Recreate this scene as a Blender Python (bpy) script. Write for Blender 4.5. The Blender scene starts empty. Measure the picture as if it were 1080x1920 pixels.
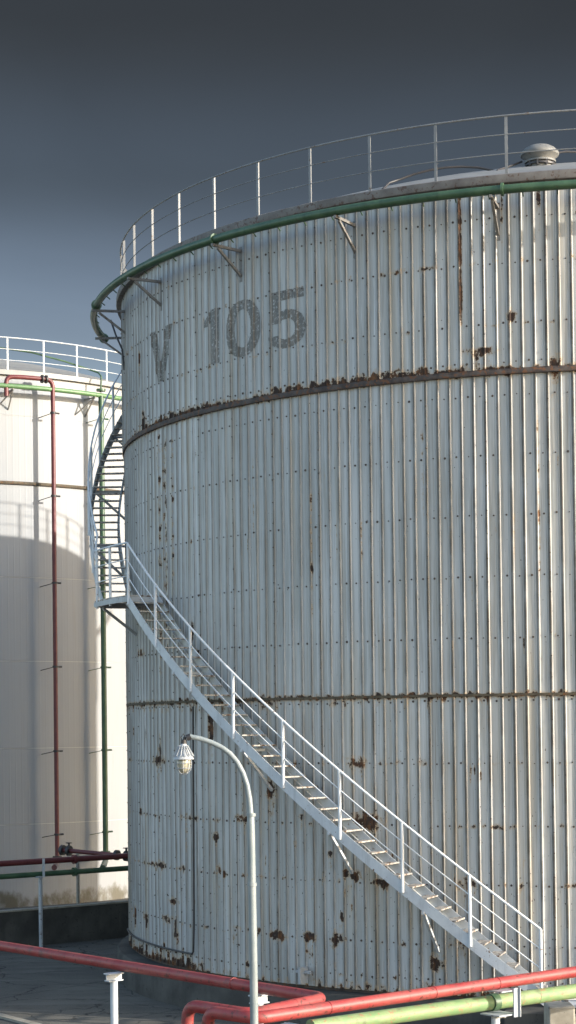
import bpy, math, random
import numpy as np
from mathutils import Vector, Matrix

random.seed(7)
rng = np.random.default_rng(7)
sc = bpy.context.scene
COL = sc.collection
R_ = math.radians
sin, cos = math.sin, math.cos

# ----------------------------------------------------------------------------
# objects
# ----------------------------------------------------------------------------
def tag(o, label=None, cat=None, group=None, kind=None):
    if label: o['label'] = label
    if cat: o['category'] = cat
    if group: o['group'] = group
    if kind: o['kind'] = kind
    return o

def empty(name, loc, label, cat, group=None):
    o = bpy.data.objects.new(name, None)
    COL.objects.link(o)
    o.location = loc
    o.empty_display_size = .3
    return tag(o, label, cat, group)

class MB:
    """collects shapes (world coordinates) and links them as one mesh object"""
    def __init__(self):
        self.v = []; self.f = []; self.m = []; self.sm = []
    def add(self, vs, fs, mi=0, smooth=False):
        o = len(self.v)
        self.v += [tuple(p) for p in vs]
        for q in fs:
            self.f.append([i + o for i in q]); self.m.append(mi); self.sm.append(smooth)
        return self
    def quadbox(self, a, b, c, d, n, mi=0):
        """prism: quad abcd extruded by vector n"""
        a, b, c, d, n = map(Vector, (a, b, c, d, n))
        vs = [a, b, c, d, a + n, b + n, c + n, d + n]
        return self.add(vs, [(3, 2, 1, 0), (4, 5, 6, 7), (0, 1, 5, 4), (1, 2, 6, 5), (2, 3, 7, 6), (3, 0, 4, 7)], mi)
    def box(self, c, ax, ay, az, mi=0):
        """centre and three half vectors"""
        c, ax, ay, az = map(Vector, (c, ax, ay, az))
        return self.quadbox(c - ax - ay - az, c + ax - ay - az, c + ax + ay - az, c - ax + ay - az, az * 2, mi)
    def bar(self, p, q, w, h, up=(0, 0, 1), mi=0):
        p, q = Vector(p), Vector(q); d = (q - p)
        side = d.cross(Vector(up))
        if side.length < 1e-6: side = d.cross(Vector((0, 1, 0)))
        side.normalize(); u = side.cross(d).normalized()
        return self.box((p + q) / 2, d / 2, side * w / 2, u * h / 2, mi)
    def tube(self, pts, r, n=10, mi=0, cap=True, closed=False):
        pts = [Vector(p) for p in pts]
        if not hasattr(r, '__len__'): r = [r] * len(pts)
        rings = []; prev = None; N = len(pts)
        for i, p in enumerate(pts):
            if closed: d = pts[(i + 1) % N] - pts[i - 1]
            else: d = pts[min(i + 1, N - 1)] - pts[max(i - 1, 0)]
            d.normalize()
            if prev is None:
                a = d.cross(Vector((0, 0, 1)))
                if a.length < .05: a = d.cross(Vector((1, 0, 0)))
            else:
                a = prev - d * prev.dot(d)
            a.normalize(); prev = a; b = d.cross(a)
            rings.append([p + (a * cos(2 * math.pi * k / n) + b * sin(2 * math.pi * k / n)) * r[i] for k in range(n)])
        vs = [v for g in rings for v in g]; fs = []
        for i in range(N if closed else N - 1):
            j = (i + 1) % N
            for k in range(n):
                l = (k + 1) % n
                fs.append((i * n + k, i * n + l, j * n + l, j * n + k))
        self.add(vs, fs, mi, True)
        if cap and not closed:
            self.add(rings[0], [tuple(range(n))], mi); self.add(rings[-1], [tuple(reversed(range(n)))], mi)
        return self
    def lathe(self, c, prof, n=24, mi=0, axis=(0, 0, 1), smooth=True):
        """prof: (radius, height) list"""
        c = Vector(c); ax = Vector(axis).normalized()
        a = ax.orthogonal().normalized(); b = ax.cross(a)
        vs = []
        for (r, h) in prof:
            for k in range(n):
                t = 2 * math.pi * k / n
                vs.append(c + ax * h + (a * cos(t) + b * sin(t)) * r)
        fs = []
        for i in range(len(prof) - 1):
            for k in range(n):
                l = (k + 1) % n
                fs.append((i * n + k, i * n + l, (i + 1) * n + l, (i + 1) * n + k))
        return self.add(vs, fs, mi, smooth)
    def cyl(self, p, q, r, n=14, mi=0):
        return self.tube([p, q], r, n, mi)
    def build(self, name, mats, parent=None, angle=38, uv=None, bevel=0):
        me = bpy.data.meshes.new(name)
        me.from_pydata(self.v, [], self.f)
        if not isinstance(mats, (list, tuple)): mats = [mats]
        for m in mats: me.materials.append(m)
        me.polygons.foreach_set('material_index', self.m)
        me.polygons.foreach_set('use_smooth', self.sm)
        me.update()
        try: me.set_sharp_from_angle(angle=R_(angle))
        except Exception: pass
        o = bpy.data.objects.new(name, me); COL.objects.link(o)
        if parent is not None: attach(o, parent)
        if bevel:
            b = o.modifiers.new('bevel', 'BEVEL'); b.width = bevel; b.segments = 2; b.limit_method = 'ANGLE'
        return o

def abs_loc(o):
    v = Vector((0, 0, 0))
    while o is not None:
        v += o.location; o = o.parent
    return v
def attach(o, parent):
    o.parent = parent
    o.location = Vector(o.location) - abs_loc(parent)

# ----------------------------------------------------------------------------
# materials
# ----------------------------------------------------------------------------
class G:
    def __init__(self, name):
        self.mat = bpy.data.materials.new(name); self.mat.use_nodes = True
        self.t = self.mat.node_tree; self.t.nodes.clear()
        self.out = self.n('ShaderNodeOutputMaterial')
        self.p = self.n('ShaderNodeBsdfPrincipled')
        self.l(self.p.outputs[0], self.out.inputs[0])
    def n(self, k, **kw):
        x = self.t.nodes.new(k)
        for a, b in kw.items(): setattr(x, a, b)
        return x
    def l(self, a, b): self.t.links.new(a, b)
    def put(self, sock, v):
        if isinstance(v, bpy.types.NodeSocket): self.l(v, sock)
        else:
            if hasattr(v, '__len__') and len(v) == 3 and sock.type == 'RGBA': v = (*v, 1)
            sock.default_value = v
    def m(self, op, a, b=0., c=None, clamp=False):
        x = self.n('ShaderNodeMath', operation=op, use_clamp=clamp)
        self.put(x.inputs[0], a); self.put(x.inputs[1], b)
        if c is not None: self.put(x.inputs[2], c)
        return x.outputs[0]
    def mix(self, f, a, b, blend='MIX'):
        x = self.n('ShaderNodeMix', data_type='RGBA', blend_type=blend)
        self.put(x.inputs['Factor'], f); self.put(x.inputs[6], a); self.put(x.inputs[7], b)
        return x.outputs[2]
    def vec(self, x, y, z=0.):
        c = self.n('ShaderNodeCombineXYZ'); self.put(c.inputs[0], x); self.put(c.inputs[1], y); self.put(c.inputs[2], z)
        return c.outputs[0]
    def sep(self, v):
        s = self.n('ShaderNodeSeparateXYZ'); self.l(v, s.inputs[0]); return s.outputs
    def noise(self, v, scale=1., detail=3., rough=.55, dist=0.):
        x = self.n('ShaderNodeTexNoise'); x.inputs['Scale'].default_value = scale
        x.inputs['Detail'].default_value = detail; x.inputs['Roughness'].default_value = rough
        x.inputs['Distortion'].default_value = dist
        self.l(v, x.inputs['Vector']); return x.outputs[0]
    def smooth(self, v, lo, hi):
        x = self.n('ShaderNodeMapRange', interpolation_type='SMOOTHSTEP')
        self.put(x.inputs[0], v); x.inputs[1].default_value = lo; x.inputs[2].default_value = hi
        return x.outputs[0]
    def obj(self):
        return self.n('ShaderNodeTexCoord').outputs['Object']
    def geo(self):
        return self.n('ShaderNodeNewGeometry').outputs['Position']
    def bump(self, h, s=.3, d=.01):
        b = self.n('ShaderNodeBump'); b.inputs['Strength'].default_value = s; b.inputs['Distance'].default_value = d
        self.l(h, b.inputs['Height']); self.l(b.outputs[0], self.p.inputs['Normal'])
    def fin(self, col, rough=.5, metal=0., spec=.5):
        self.put(self.p.inputs['Base Color'], col); self.put(self.p.inputs['Roughness'], rough)
        self.put(self.p.inputs['Metallic'], metal); self.p.inputs['Specular IOR Level'].default_value = spec
        return self.mat

def cladding_mat(number=False):
    g = G('painted_number' if number else 'weathered_cladding_paint')
    uv = g.n('ShaderNodeUVMap', uv_map='cyl').outputs[0]
    s = g.sep(uv); a, z = s[0], s[1]
    big = g.noise(g.vec(g.m('MULTIPLY', a, .55), g.m('MULTIPLY', z, .22)), 1., 4.)
    base = g.mix(g.smooth(big, .3, .7), (.465, .466, .458), (.68, .67, .645))
    pan = g.n('ShaderNodeAttribute', attribute_name='wear_shade').outputs['Color']
    w = g.n('ShaderNodeSeparateColor'); g.l(pan, w.inputs[0])
    rust, edge, tint = w.outputs[0], w.outputs[1], w.outputs[2]
    base = g.mix(g.m('MULTIPLY', tint, .8), base, (.36, .36, .34))
    # long thin dirt runs
    st = g.noise(g.vec(g.m('MULTIPLY', a, 11.), g.m('MULTIPLY', z, .28)), 1., 5., .6)
    base = g.mix(g.m('MULTIPLY', g.smooth(st, .46, .62), .6), base, (.30, .29, .26))
    st2 = g.noise(g.vec(g.m('MULTIPLY', a, 3.1), g.m('MULTIPLY', z, .12), 3.), 1., 4., .6)
    base = g.mix(g.m('MULTIPLY', g.smooth(st2, .52, .68), .5), base, (.44, .37, .27))
    st3 = g.noise(g.vec(g.m('MULTIPLY', a, 24.), g.m('MULTIPLY', z, .9), 9.), 1., 4., .6)
    base = g.mix(g.m('MULTIPLY', g.smooth(st3, .58, .75), .4), base, (.76, .78, .77))
    st5 = g.noise(g.vec(g.m('MULTIPLY', a, 38.), g.m('MULTIPLY', z, .5), 21.), 1., 4., .65)
    base = g.mix(g.m('MULTIPLY', g.smooth(st5, .56, .68), .5), base, (.20, .165, .12))
    # dirt at the rib feet, with the ribs' shade painted into the same dark lines
    en0 = g.noise(g.vec(g.m('MULTIPLY', a, 7.), g.m('MULTIPLY', z, .35), 15.), 1., 3., .6)
    base = g.mix(g.m('MULTIPLY', edge, g.m('ADD', .45, g.m('MULTIPLY', en0, .55))), base, (.13, .125, .11))
    en = g.noise(g.vec(g.m('MULTIPLY', a, 2.), g.m('MULTIPLY', z, 1.4), 5.), 1., 6., .7)
    base = g.mix(g.m('MULTIPLY', g.m('MULTIPLY', edge, g.smooth(en, .34, .6)), .85), base, (.10, .075, .05))
    # rust: tan halo, then broken flakes
    fn = g.noise(g.vec(g.m('MULTIPLY', a, 6.), g.m('MULTIPLY', z, 4.), 2.), 1., 8., .68)
    sp = g.noise(g.vec(g.m('MULTIPLY', a, 5.), g.m('MULTIPLY', z, 3.), 7.), 1., 9., .72)
    k = g.m('ADD', rust, g.m('MULTIPLY', g.m('SUBTRACT', fn, .5), 3.0))
    base = g.mix(g.m('MULTIPLY', g.m('MULTIPLY', g.smooth(k, .18, .6), g.smooth(rust, .02, .3)), .75), base, (.42, .30, .18))
    rc = g.mix(g.smooth(sp, .46, .66), (.040, .024, .017), (.17, .075, .030))
    flake = g.m('MULTIPLY', g.smooth(k, .52, .62), g.smooth(rust, .02, .2))
    base = g.mix(flake, base, rc)
    # small scattered chips
    ch = g.noise(g.vec(g.m('MULTIPLY', a, 26.), g.m('MULTIPLY', z, 13.), 1.), 1., 2., .5)
    low = g.m('SUBTRACT', 1., g.smooth(z, 1., 7.5))
    chip = g.smooth(g.m('ADD', ch, g.m('MULTIPLY', low, .045)), .735, .755)
    base = g.mix(chip, base, (.035, .022, .016))
    if number:
        nn = g.noise(g.vec(g.m('MULTIPLY', a, 17.), g.m('MULTIPLY', z, 15.), 4.), 1., 4., .7)
        n2 = g.noise(g.vec(g.m('MULTIPLY', a, 7.), g.m('MULTIPLY', z, 2.), 8.), 1., 3., .6)
        old = g.mix(g.smooth(n2, .35, .65), (.085, .078, .066), (.15, .12, .09))
        base = g.mix(g.m('MULTIPLY', g.smooth(nn, .30, .50), .9), base, old)
    g.bump(g.noise(g.vec(g.m('MULTIPLY', a, 6.), g.m('MULTIPLY', z, 1.5)), 1., 3.), .25, .006)
    rough = g.m('ADD', .42, g.m('MULTIPLY', flake, .4))
    return g.fin(base, rough, 0., .4)

def paint(name, col, col2, chip=(.10, .05, .03), amount=.62, scale=3., rough=.45, streak=True, chipcol=True, spec=.5, fade=None):
    g = G(name)
    v = g.geo(); s = g.sep(v)
    n = g.noise(v, scale, 5., .6)
    c = g.mix(g.smooth(n, .3, .7), col, col2)
    if fade:
        fz = g.noise(g.vec(g.m('MULTIPLY', s[0], 2.2), g.m('MULTIPLY', s[1], 2.2), g.m('MULTIPLY', s[2], 16.)), 1., 6., .7)
        c = g.mix(g.m('MULTIPLY', g.smooth(fz, .46, .62), .75), c, fade)
        dz_ = g.noise(g.vec(g.m('MULTIPLY', s[0], 5.), g.m('MULTIPLY', s[1], 5.), g.m('MULTIPLY', s[2], 5.)), 1., 7., .7)
        c = g.mix(g.m('MULTIPLY', g.smooth(dz_, .5, .7), .6), c, (.07, .06, .05))
    if streak:
        sv = g.vec(g.m('MULTIPLY', s[0], 9.), g.m('MULTIPLY', s[1], 9.), g.m('MULTIPLY', s[2], .9))
        c = g.mix(g.m('MULTIPLY', g.smooth(g.noise(sv, 1., 4., .6), .5, .75), .45), c, tuple(x * .55 for x in col))
    if chipcol:
        cn = g.noise(v, 11., 6., .7)
        c = g.mix(g.smooth(cn, amount, amount + .05), c, chip)
    g.bump(g.noise(v, 25., 3.), .15, .004)
    return g.fin(c, rough, 0., spec)

M = {}
M['clad'] = cladding_mat(); M['number'] = cladding_mat(True)
M['screw'] = paint('rusty_screw', (.045, .035, .03), (.10, .07, .05), streak=False, chipcol=False, rough=.7)
M['ledge'] = paint('rusty_ledge', (.040, .030, .026), (.095, .075, .062), chip=(.14, .06, .025), amount=.53, scale=6, rough=.75)
M['seam'] = paint('rusty_seam', (.055, .045, .03), (.12, .095, .06), chip=(.14, .06, .02), amount=.55, scale=8, rough=.8)
M['eave'] = paint('dirty_eave', (.19, .175, .16), (.12, .105, .095), chip=(.09, .055, .04), amount=.55, rough=.65)
M['roof'] = paint('roof_paint', (.27, .27, .258), (.22, .22, .21), amount=.64, rough=.5)
M['white'] = paint('white_steel_paint', (.56, .58, .59), (.47, .49, .51), chip=(.16, .09, .05), amount=.62, rough=.42)
M['whitegrey'] = paint('grey_white_steel_paint', (.34, .36, .375), (.42, .435, .445), chip=(.14, .085, .055), amount=.61, rough=.45)
M['tread'] = paint('worn_tread_paint', (.30, .29, .27), (.50, .46, .40), chip=(.12, .07, .04), amount=.52, scale=7, rough=.6)
M['dgreen'] = paint('green_pipe_paint', (.034, .078, .040), (.065, .12, .06), chip=(.06, .05, .035), amount=.63, rough=.42)
M['lgreen'] = paint('faded_pale_green_paint', (.15, .25, .105), (.22, .29, .125), chip=(.30, .17, .09), amount=.57, scale=5, rough=.6, streak=False, fade=(.25, .32, .16))
M['mgreen'] = paint('mid_green_pipe_paint', (.085, .175, .07), (.115, .21, .09), chip=(.12, .10, .05), amount=.64, rough=.45)
M['red'] = paint('red_pipe_paint', (.25, .022, .024), (.34, .055, .048), chip=(.11, .03, .022), amount=.58, rough=.5, streak=False, fade=(.30, .065, .055))
M['oldred'] = paint('dull_red_pipe_paint', (.105, .018, .020), (.15, .034, .032), chip=(.06, .03, .03), amount=.64, rough=.45)
M['cream'] = None
M['concrete'] = paint('stained_concrete', (.10, .095, .083), (.055, .052, .047), chip=(.05, .047, .042), amount=.6, scale=1.3, rough=.9, spec=.2)
M['paleconc'] = paint('pale_concrete', (.36, .33, .27), (.26, .235, .19), chip=(.15, .13, .10), amount=.6, scale=4, rough=.9, spec=.2)
M['dark'] = paint('black_iron', (.022, .022, .024), (.045, .04, .04), amount=.7, rough=.5, streak=False)
M['galv'] = paint('galvanised_pole', (.20, .235, .24), (.27, .295, .295), chip=(.30, .28, .25), amount=.68, rough=.38)
M['railgrey'] = paint('grey_rail_paint', (.17, .172, .175), (.23, .232, .23), chip=(.13, .08, .05), amount=.6, rough=.5)
M['bright'] = paint('bright_white_rail_paint', (.70, .71, .71), (.62, .64, .65), chip=(.20, .12, .07), amount=.63, rough=.45)
M['vent'] = paint('grey_vent_metal', (.14, .14, .133), (.20, .195, .18), chip=(.10, .07, .05), amount=.6, rough=.6)
M['irongrey'] = paint('grey_bracket_steel', (.16, .15, .14), (.24, .225, .20), chip=(.10, .06, .04), amount=.58, rough=.6)
M['board'] = paint('sign_board_white', (.62, .60, .57), (.55, .53, .50), chip=(.3, .26, .22), amount=.66, rough=.5)

def cream_mat():
    g = G('cream_tank_paint')
    uv = g.n('ShaderNodeUVMap', uv_map='cyl').outputs[0]; s = g.sep(uv); a, z = s[0], s[1]
    b = g.noise(g.vec(g.m('MULTIPLY', a, .5), g.m('MULTIPLY', z, .2)), 1., 4.)
    c = g.mix(g.smooth(b, .3, .7), (.318, .323, .325), (.295, .30, .304))
    st = g.noise(g.vec(g.m('MULTIPLY', a, 8.), g.m('MULTIPLY', z, .3)), 1., 5., .6)
    c = g.mix(g.m('MULTIPLY', g.smooth(st, .5, .75), .3), c, (.27, .25, .22))
    gn = g.noise(g.vec(g.m('MULTIPLY', a, 1.6), g.m('MULTIPLY', z, .9), 3.), 1., 6., .65)
    low = g.m('SUBTRACT', 1., g.smooth(z, .15, 1.15))
    c = g.mix(g.smooth(g.m('ADD', low, g.m('MULTIPLY', g.m('SUBTRACT', gn, .5), 1.6)), .72, 1.12), c, (.12, .108, .08))
    return g.fin(c, .5, 0., .3)
M['cream'] = cream_mat()

def ground_mat():
    g = G('yard_concrete')
    v = g.geo(); s = g.sep(v)
    n = g.noise(v, .35, 6., .6); n2 = g.noise(v, 2.5, 6., .65); n3 = g.noise(v, 40., 3.)
    c = g.mix(g.smooth(n, .35, .65), (.088, .083, .072), (.125, .117, .098))
    c = g.mix(g.m('MULTIPLY', g.smooth(n2, .5, .7), .6), c, (.06, .057, .05))
    c = g.mix(g.m('MULTIPLY', g.smooth(n3, .45, .7), .35), c, (.30, .27, .22))
    # slab joints
    jx = g.m('ABSOLUTE', g.m('SUBTRACT', g.m('FRACT', g.m('MULTIPLY', g.m('ADD', g.m('MULTIPLY', s[0], .62), g.m('MULTIPLY', s[1], .78)), .25)), .5))
    jy = g.m('ABSOLUTE', g.m('SUBTRACT', g.m('FRACT', g.m('MULTIPLY', g.m('SUBTRACT', g.m('MULTIPLY', s[0], .78), g.m('MULTIPLY', s[1], .62)), .25)), .5))
    j = g.m('MAXIMUM', g.smooth(jx, .494, .498), g.smooth(jy, .494, .498))
    c = g.mix(g.m('MULTIPLY', j, .8), c, (.035, .033, .03))
    vo = g.n('ShaderNodeTexVoronoi', feature='DISTANCE_TO_EDGE'); vo.inputs['Scale'].default_value = .55
    wv = g.n('ShaderNodeVectorMath', operation='ADD'); nn = g.n('ShaderNodeTexNoise'); nn.inputs['Scale'].default_value = 1.6; nn.inputs['Detail'].default_value = 5; g.l(v, nn.inputs['Vector'])
    g.l(v, wv.inputs[0]); g.l(nn.outputs['Color'], wv.inputs[1]); g.l(wv.outputs[0], vo.inputs['Vector'])
    c = g.mix(g.m('MULTIPLY', g.m('SUBTRACT', 1., g.smooth(vo.outputs['Distance'], .006, .018)), .75), c, (.02, .019, .017))
    sv_ = g.noise(g.vec(g.m('MULTIPLY', s[0], .35), g.m('MULTIPLY', s[1], 1.6), 2.), 1., 5., .6, .8)
    c = g.mix(g.m('MULTIPLY', g.smooth(sv_, .52, .66), .55), c, (.17, .16, .135))
    g.bump(g.noise(v, 18., 5.), .4, .01)
    return g.fin(c, .92, 0., .2)
M['ground'] = ground_mat()

def glass_mat():
    g = G('lamp_glass')
    return g.fin((.34, .32, .24), .15, 0., .6)
M['glass'] = glass_mat()

# ----------------------------------------------------------------------------
# places (metres; ground z = 0, camera 5.5 m above it)
# ----------------------------------------------------------------------------
EYE = 5.5
TC = (6.6505, 42.0); TR = 10.27             # near tank
LC = (-12.43, 64.9); LR = 9.0               # far cream tank
def pt(C, r, th, z):
    t = R_(th)
    return Vector((C[0] + r * sin(t), C[1] - r * cos(t), z))
def arc(C, r, a, b, z0, z1=None, step=1.5):
    n = max(2, int(abs(b - a) / step) + 1)
    if z1 is None: z1 = z0
    return [pt(C, r, a + (b - a) * i / (n - 1), z0 + (z1 - z0) * i / (n - 1)) for i in range(n)]
def arcstrip(mb, C, prof, a, b, za=0., zb=0., step=1.5, mi=0, closed=False):
    """sweep a closed (r,z) profile along the arc, z offset running za..zb"""
    n = max(2, int(abs(b - a) / step) + 1); m = len(prof); vs = []
    for i in range(n if not closed else n - 1):
        f = i / (n - 1); th = a + (b - a) * f; dz = za + (zb - za) * f
        for (r, z) in prof: vs.append(pt(C, r, th, z + dz))
    N = n if not closed else n - 1; fs = []
    for i in range(N if closed else N - 1):
        j = (i + 1) % N
        for k in range(m):
            l = (k + 1) % m
            fs.append((i * m + k, j * m + k, j * m + l, i * m + l))
    if b < a: fs = [tuple(reversed(q)) for q in fs]
    fs = [tuple(reversed(q)) for q in fs]
    mb.add(vs, fs, mi, True)
    if not closed:
        mb.add(vs[:m], [tuple(range(m))], mi); mb.add(vs[-m:], [tuple(reversed(range(m)))], mi)

# ----------------------------------------------------------------------------
# near tank : corrugated cladding
# ----------------------------------------------------------------------------
NR = 296
def prof_off(u):
    """pitch coordinate 0..1 -> outward offset"""
    xs = [0, .15, .20, .25, .30, .40, .45, .54, .60, 1.0]
    ys = [0, 0, .005, .005, 0, 0, .028, .028, 0, 0]
    return np.interp(u % 1.0, xs, ys)
KN = [.02, .15, .20, .25, .32, .365, .40, .45, .53, .56, .60, .64, .80]
def rib_edge(u):  # strength of the dark rib lines, dirt and painted shade together
    xs = [0, .15, .20, .25, .30, .365, .40, .45, .53, .56, .60, .62, .68, 1]
    ys = [0, 0, .3, 0, .1, .9, 1, 1, 1, .05, .05, .3, 0, 0]
    return np.interp(u % 1.0, xs, ys)

spots = [(-65.5, 4.83, 1.77, 0.08), (-31.9, 4.82, 1.17, 0.08), (-30.7, 3.76, 1.62, 0.13), (-29.1, 2.67, 1.02, 0.06), (-32.3, 2.77, 0.82, 0.08),
 (-20.0, 2.66, 1.07, 0.09), (-20.9, 1.61, 0.75, 0.06), (-17.7, 1.6, 0.74, 0.05), (-23.4, 1.3, 0.76, 0.11), (-42.9, 4.26, 0.67, 0.18),
 (-65.0, 2.68, 1.96, 0.06), (-51.2, 2.72, 0.39, 0.07), (-58.5, 2.69, 0.37, 0.06), (-34.7, 1.59, 0.48, 0.13), (-37.9, 1.61, 0.75, 0.07),
 (-42.2, 1.58, 1.33, 0.06), (-45.5, 1.59, 0.28, 0.2), (-52.5, 5.47, 0.4, 0.33), (-10.9, 11.74, 0.62, 0.12), (-17.9, 12.01, 1.37, 0.06),
 (-15.0, 12.62, 0.47, 0.08), (-69.9, 13.24, 0.38, 0.11), (-55.1, 6.84, 0.67, 0.14), (-71.5, 7.06, 1.63, 0.05), (-61.3, 2.0, 1.18, 0.05),
 (-60.6, 1.42, 0.48, 0.19), (-76.4, 1.48, 0.67, 0.2), (-33.9, 2.01, 0.3, 0.07), (-35.2, 3.13, 0.3, 0.05), (-33.2, 2.79, 0.47, 0.06),
 (-56.1, 7.42, 0.35, 0.2), (-64.6, 4.99, 0.32, 0.28), (-51.9, 3.36, 0.47, 0.07), (-45.9, 4.1, 0.28, 0.05), (-47.2, 4.62, 0.29, 0.06),
 (-38.8, 3.83, 0.32, 0.05), (-28.0, 3.15, 0.17, 0.05), (-70., 1.55, 1.4, .07), (-63., 1.62, 1.4, .05), (-48.6, 1.62, .8, .05),
 (-44., 6.02, .6, .09), (-68.5, 11.9, .8, .14), (-57., 3.7, 1.6, .05), (-47., 3.74, 1.3, .05), (-72., 3.72, 1.0, .06)]
runs = [(-12.2, 14.9, 13.9, .22, .75), (-15.8, 15.0, 13.7, .16, .7), (-20.0, 15.0, 12.2, .16, .85), (-64.0, 11.5, 6.2, .7, .42), (-62.2, 11.5, 6.6, .5, .5),
 (-60.2, 11.4, 8.0, .35, .4), (-31.9, 4.75, 4.0, .5, .45), (-65.4, 4.75, 3.9, .6, .45), (-42.9, 4.1, 3.4, .25, .45), (-37.0, 9.8, 7.2, .14, .4),
 (-52.5, 5.3, 4.2, .2, .45), (-45.0, 10.6, 8.4, .14, .42), (-24.2, 10.8, 8.6, .13, .42), (-8.2, 11.4, 9.2, .13, .4), (-12.6, 10.9, 7.4, .13, .42),
 (-34.7, 1.5, 1.1, .3, .45), (-20.0, 2.55, 2.2, .5, .4), (-2., 10., 7., .2, .4), (-58., 14.2, 12.6, .2, .4), (-40.3, 14.9, 14.1, .3, .5)]
# steady little irregularities so that no two ribs wear alike
hsh = rng.random((4, NR + 2))
SR = [(rng.uniform(-82, 10), rng.integers(0, 14), rng.uniform(.35, .6), rng.uniform(.3, 1.3)) for _ in range(70)]
def nz1(x, k):
    i = np.floor(x).astype(int); f = x - i; f = f * f * (3 - 2 * f)
    t = hsh[k]
    return t[i % NR] * (1 - f) + t[(i + 1) % NR] * f
ROWS = [.98, 1.60, 2.66, 3.70, 4.80, 5.90, 7.0, 8.07, 9.15, 10.20, 11.25, 11.82, 12.50, 13.56, 14.35]
SM = [(rng.uniform(-84, -14), ROWS[int(rng.integers(0, 5))] + rng.normal() * .02, rng.uniform(.12, .45), rng.uniform(.03, .07)) for _ in range(46)]
SM += [(rng.uniform(-84, 5), rng.uniform(.8, 6.0), rng.uniform(.10, .2), rng.uniform(.04, .12)) for _ in range(26)]
SM += [(rng.uniform(-80, 5), ROWS[int(rng.integers(6, 15))], rng.uniform(.1, .25), rng.uniform(.03, .05)) for _ in range(26)]
def rust_field(th, z):
    r = np.zeros_like(th)
    for (t, zz, a, b) in spots:
        d = ((th - t) / (a * .95)) ** 2 + ((z - zz) / (b * 1.2)) ** 2
        r = np.maximum(r, .98 * np.exp(-d * .75))
    for n_, (t, zz, a, b) in enumerate(spots):
        ln = (.35, .7, 1.1, .5)[n_ % 4]
        for o_ in (-.45, .1, .5):
            r = np.maximum(r, np.exp(-((th - t - o_ * a) / .15) ** 2) * .58 * np.clip(1 - (zz - z) / ln, 0, 1) * (z <= zz))
    for (t, zz, a, b) in SM:
        d = ((th - t) / a) ** 2 + ((z - zz) / b) ** 2
        r = np.maximum(r, .85 * np.exp(-d))
    for k_ in range(70):
        t, z1 = SR[k_][0], ROWS[int(SR[k_][1])]
        r = np.maximum(r, np.exp(-((th - t) / .10) ** 2) * SR[k_][2] * np.clip(1 - (z1 - z) / SR[k_][3], 0, 1) * (z <= z1))
    for (t, z1, z0, w, s) in runs:
        m = np.exp(-((th - t) / w) ** 2) * s * np.clip((z - z0) / .8, 0, 1) * (z < z1)
        r = np.maximum(r, m)
    # above the ledge
    v = nz1(th * 1.1 + 400, 0) * .5 + nz1(th * 2.7 + 90, 1) * .5
    amp = np.interp(th, [-90, -74, -66, -62, -50, -46, -40, -30, -20, -12, -4, 10], [.1, .35, .8, 1.0, .8, .5, .85, .9, .75, .45, .65, .45])
    h = .05 + .24 * v * amp
    up = np.clip(1 - (z - 11.69) / h, 0, 1) * (z > 11.66)
    r = np.maximum(r, 1.1 * up ** .7 * np.clip(amp, .5, 1.1))
    # under the ledge, light
    r = np.maximum(r, .38 * np.clip(1 - (11.62 - z) / .12, 0, 1) * (z <= 11.62))
    # lower seam
    r = np.maximum(r, .70 * np.exp(-((z - 6.0) / .05) ** 2))
    r = np.maximum(r, .40 * np.clip(1 - (5.97 - z) / .35, 0, 1) * (z <= 5.97) * (nz1(th * 1.6, 2) > .55))
    # peeled foot of the wall
    v = nz1(th * 1.9 + 200, 3) * .6 + nz1(th * 4.3 + 10, 2) * .4
    amp = np.interp(th, [-85, -70, -56, -53, -40, -34, -25, -10], [1.0, 1.1, 1.05, .45, .5, .6, .8, .8])
    r = np.maximum(r, (.95 * np.clip(1 - (z - .70) / (.08 + .42 * v * amp), 0, 1) ** .8) * amp)
    # screw rows rust faintly here and there
    for zz in (1.6, 2.66, 3.7, 4.82, 13.56, 12.5):
        r = np.maximum(r, .42 * np.exp(-((z - zz) / .05) ** 2) * (nz1(th * 1.3 + zz * 31, 1) > .6))
    return r

def cyl_uv(me, C, r):
    uv = me.uv_layers.new(name='cyl')
    n = len(me.vertices); co = np.empty(n * 3); me.vertices.foreach_get('co', co); co = co.reshape(-1, 3)
    th = np.degrees(np.arctan2(co[:, 0] - C[0], -(co[:, 1] - C[1])))
    # seam of the unrolling lies at the back
    li = np.empty(len(me.loops), dtype=np.int32); me.loops.foreach_get('vertex_index', li)
    out = np.stack([R_(1) * th * r + 50., co[:, 2]], 1)[li]
    uv.data.foreach_set('uv', out.ravel())
    return th, co

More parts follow.
